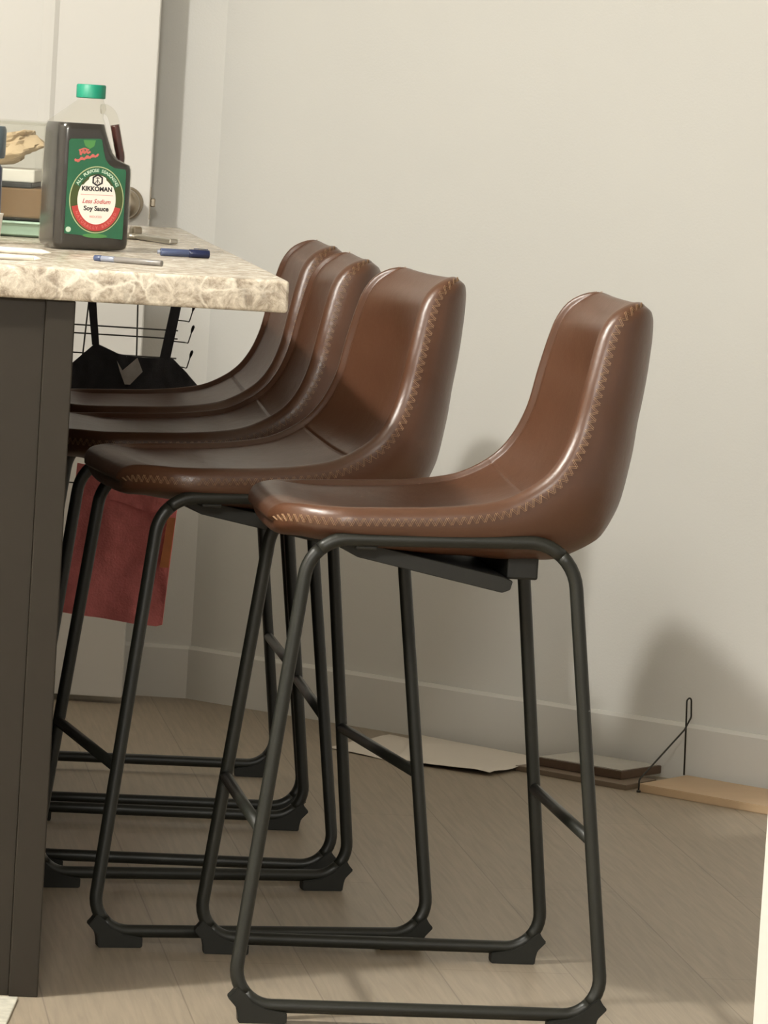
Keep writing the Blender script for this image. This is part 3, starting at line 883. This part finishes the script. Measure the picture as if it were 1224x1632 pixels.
tg_ = cloth('care_tag', [(-.462, .688), (-.452, .672), (-.428, .695), (-.424, .683), (-.418, .672), (-.438, .649), (-.447, .649), (-.456, .670)], .0008, .003, M['tag'], cam, (-.43, RY - .03, .70), 9, .004)
tg_.location.y = -.012
tg_['label'] = 'crinkled white tag'

# red pouch
ro = (-.44, RY - .03, .49)
rd = thing('red_pouch', 'red fabric pouch hanging low on the wire rack behind the stool legs', 'pouch', ro)
cloth('pouch_front', [(-.517, .505), (-.345, .487), (-.362, .246), (-.372, .243), (-.538, .258)], .012, .010, M['red'], rd, ro, 4, .008)
cloth('flap', [(-.519, .512), (-.345, .490), (-.352, .447), (-.40, .438), (-.445, .452), (-.522, .462)], .003, .004, M['red'], rd, (-.44, RY - .03, .49), 6, .008).location.y = -.010
cloth('side_band', [(-.362, .43), (-.349, .43), (-.356, .345), (-.371, .345)], .002, .001, M['orange'], rd, ro, 7, .008).location.y = -.012
for x in (-.50, -.37):
    bm = bmesh.new(); tube(bm, rounded([(x + .44, 0, .49 - .49), (x + .44, .012, .512 - .49), (x + .44, .036, .50 - .49), (x + .44, .036, .47 - .49)], .008, 4), .0012, 8)
    obj('loop', bm, M['red'], rd)

# ------------------------------------------------------------------ things on the floor along the wall
def slab(name, pts, z0, z1, mat, bevel=0, parent=None, warp=0, sub=0):
    bm = bmesh.new()
    poly_prism(bm, pts, z1 - z0, lambda a, b, d: Vector((a, b, z0 + d)))
    bmesh.ops.recalc_face_normals(bm, faces=bm.faces)
    if bevel: bmesh.ops.bevel(bm, geom=list(bm.edges), offset=bevel, segments=2, affect='EDGES')
    return obj(name, bm, mat, parent, smooth=False)
# big sheets of paper (slightly curled grids)
def sheet(name, q, z, lab_, seed):
    bm = bmesh.new(); n = 14
    q = [Vector((a, b, 0)) for a, b in q]; V = []
    for i in range(n + 1):
        row = []
        for j in range(n + 1):
            u, w = i / n, j / n
            p = q[0] * (1 - u) * (1 - w) + q[1] * u * (1 - w) + q[2] * u * w + q[3] * (1 - u) * w
            edge = min(u, w, 1 - u, 1 - w)
            p.z = z + .0012 + .004 * max(0, noise.noise(Vector((u * 3, w * 3, seed)))) + .003 * (1 - min(1, edge * 6)) * max(0, noise.noise(Vector((u * 2, w * 5, seed + 4))) + .3)
            row.append(bm.verts.new(p))
        V.append(row)
    for i in range(n):
        for j in range(n): bm.faces.new((V[i][j], V[i + 1][j], V[i + 1][j + 1], V[i][j + 1]))
    ret = bmesh.ops.extrude_face_region(bm, geom=list(bm.faces))
    for v in [g for g in ret['geom'] if isinstance(g, bmesh.types.BMVert)]: v.co.z -= .0006
    return tag(obj(name, bm, M['paper'], angle=60), lab_, 'paper', None)
sheet('paper_sheet', [(-.075, 7.640), (.09, 7.475), (.145, 7.72), (.035, 7.845)], 0, 'smaller white paper sheet on the floor by the wall, tucked under the larger sheet', 2)
sheet('paper_sheet', [(.050, 7.520), (.210, 7.425), (.325, 7.610), (.085, 7.835)], .005, 'large white paper sheet on the floor by the wall, pointed corner facing the stools', 7)

def board_along(name, s0, s1, o0, o1, z0, z1, mat, bevel=.0008, skew=0, parent=None):
    pts = [wallp(s0, o0), wallp(s1, o0 + 0), wallp(s1 + skew, o1), wallp(s0 + skew, o1)]
    return slab(name, [(p.x, p.y) for p in pts], z0, z1, mat, bevel, parent)
# two flat framed boards lying in a stack
fr1 = slab('flat_board', [(.256, 7.512), (.443, 7.360), (.50, 7.45), (.33, 7.60)], 0, .009, M['framelt'], .0008)
tag(fr1, 'thin grey-brown board at the bottom of the small stack on the floor by the wall', 'board')
fr2 = thing('picture_frame', 'dark edged frame with pale glossy face lying on top of the stack by the wall', 'frame', (0, 0, 0))
slab('frame_edge', [(.290, 7.528), (.436, 7.418), (.512, 7.520), (.366, 7.620)], .0095, .0235, M['frame'], .001, fr2)
slab('frame_face', [(.297, 7.529), (.436, 7.425), (.504, 7.518), (.366, 7.612)], .0236, .0252, M['face'], 0, fr2)
# pale wood plank
slab_ = slab('wood_plank', [(.463, 7.356), (.80, 7.085), (.91, 7.215), (.555, 7.490)], 0, .014, M['plank'], .0012)
tag(slab_, 'pale wooden plank lying on the floor along the baseboard', 'plank')
# wire stand
ws = thing('wire_stand', 'thin dark bent wire stand with small top loop, beside the wooden plank', 'stand', (.464, 7.350, 0))
a0 = Vector((0, 0, 0)); b0 = Vector((.085, .127, 0))
bm = bmesh.new()
top = Vector((.085, .118, .171))
pth = [(0, 0, .0016), (0, 0, .022), (.0795, .108, .098), (.0905, .125, .118), (.0885, .122, .149), (.0845, .117, .153), (.0800, .113, .148), (.0815, .113, .110), (.0850, .127, .0158)]
tube(bm, rounded(pth, .006, 5), .00155, 8); obj('bent_wire', bm, M['wiredk'], ws)
bm = bmesh.new(); lathe(bm, [(0, .0), (.0035, .0), (.0035, .003), (.0016, .004), (0, .004)], (0, 0, 0), (0, 0, 1), 12); obj('wire_foot', bm, M['wiredk'], ws)

# ------------------------------------------------------------------ lights
def lamp(name, loc, power, rad, colr):
    l = bpy.data.lights.new(name, 'POINT'); l.energy = power; l.shadow_soft_size = rad; l.color = colr
    o = bpy.data.objects.new(name, l); o.location = loc; col.objects.link(o); return o
lamp('kitchen_light', (-1.60, 4.48, 2.50), 235, .07, (1, .975, .915))
lamp('front_fill', (-.30, .30, 2.42), 370, .30, (1, .975, .915))  # added soft fill near the camera for broad frontal light, no fixture seen
w = bpy.data.worlds.new('World'); scene.world = w; w.use_nodes = True
bg = w.node_tree.nodes['Background']; bg.inputs[0].default_value = (1, .95, .86, 1); bg.inputs[1].default_value = .75

# ------------------------------------------------------------------ camera
F, PIT, ROL, HC = 6917.4, R(5.2518), R(3.5525), 1.1289
cam_d = bpy.data.cameras.new('camera'); co_ = bpy.data.objects.new('camera', cam_d); col.objects.link(co_)
cam_d.sensor_fit = 'HORIZONTAL'; cam_d.sensor_width = 36; cam_d.lens = F / 1224 * 36
cam_d.clip_start = .05
fwd = Vector((0, math.cos(PIT), -math.sin(PIT))); r0 = Vector((1, 0, 0)); u0 = Vector((0, math.sin(PIT), math.cos(PIT)))
rt = r0 * math.cos(ROL) + u0 * math.sin(ROL); up = -r0 * math.sin(ROL) + u0 * math.cos(ROL)
m3 = Matrix((rt, up, -fwd)).transposed()
co_.matrix_world = Matrix.Translation((0, 0, HC)) @ m3.to_4x4()
scene.camera = co_
scene.view_settings.view_transform = 'Standard'; scene.view_settings.look = 'None'
scene.view_settings.gamma = 1; scene.view_settings.use_curve_mapping = False
scene.view_settings.exposure = 0.0
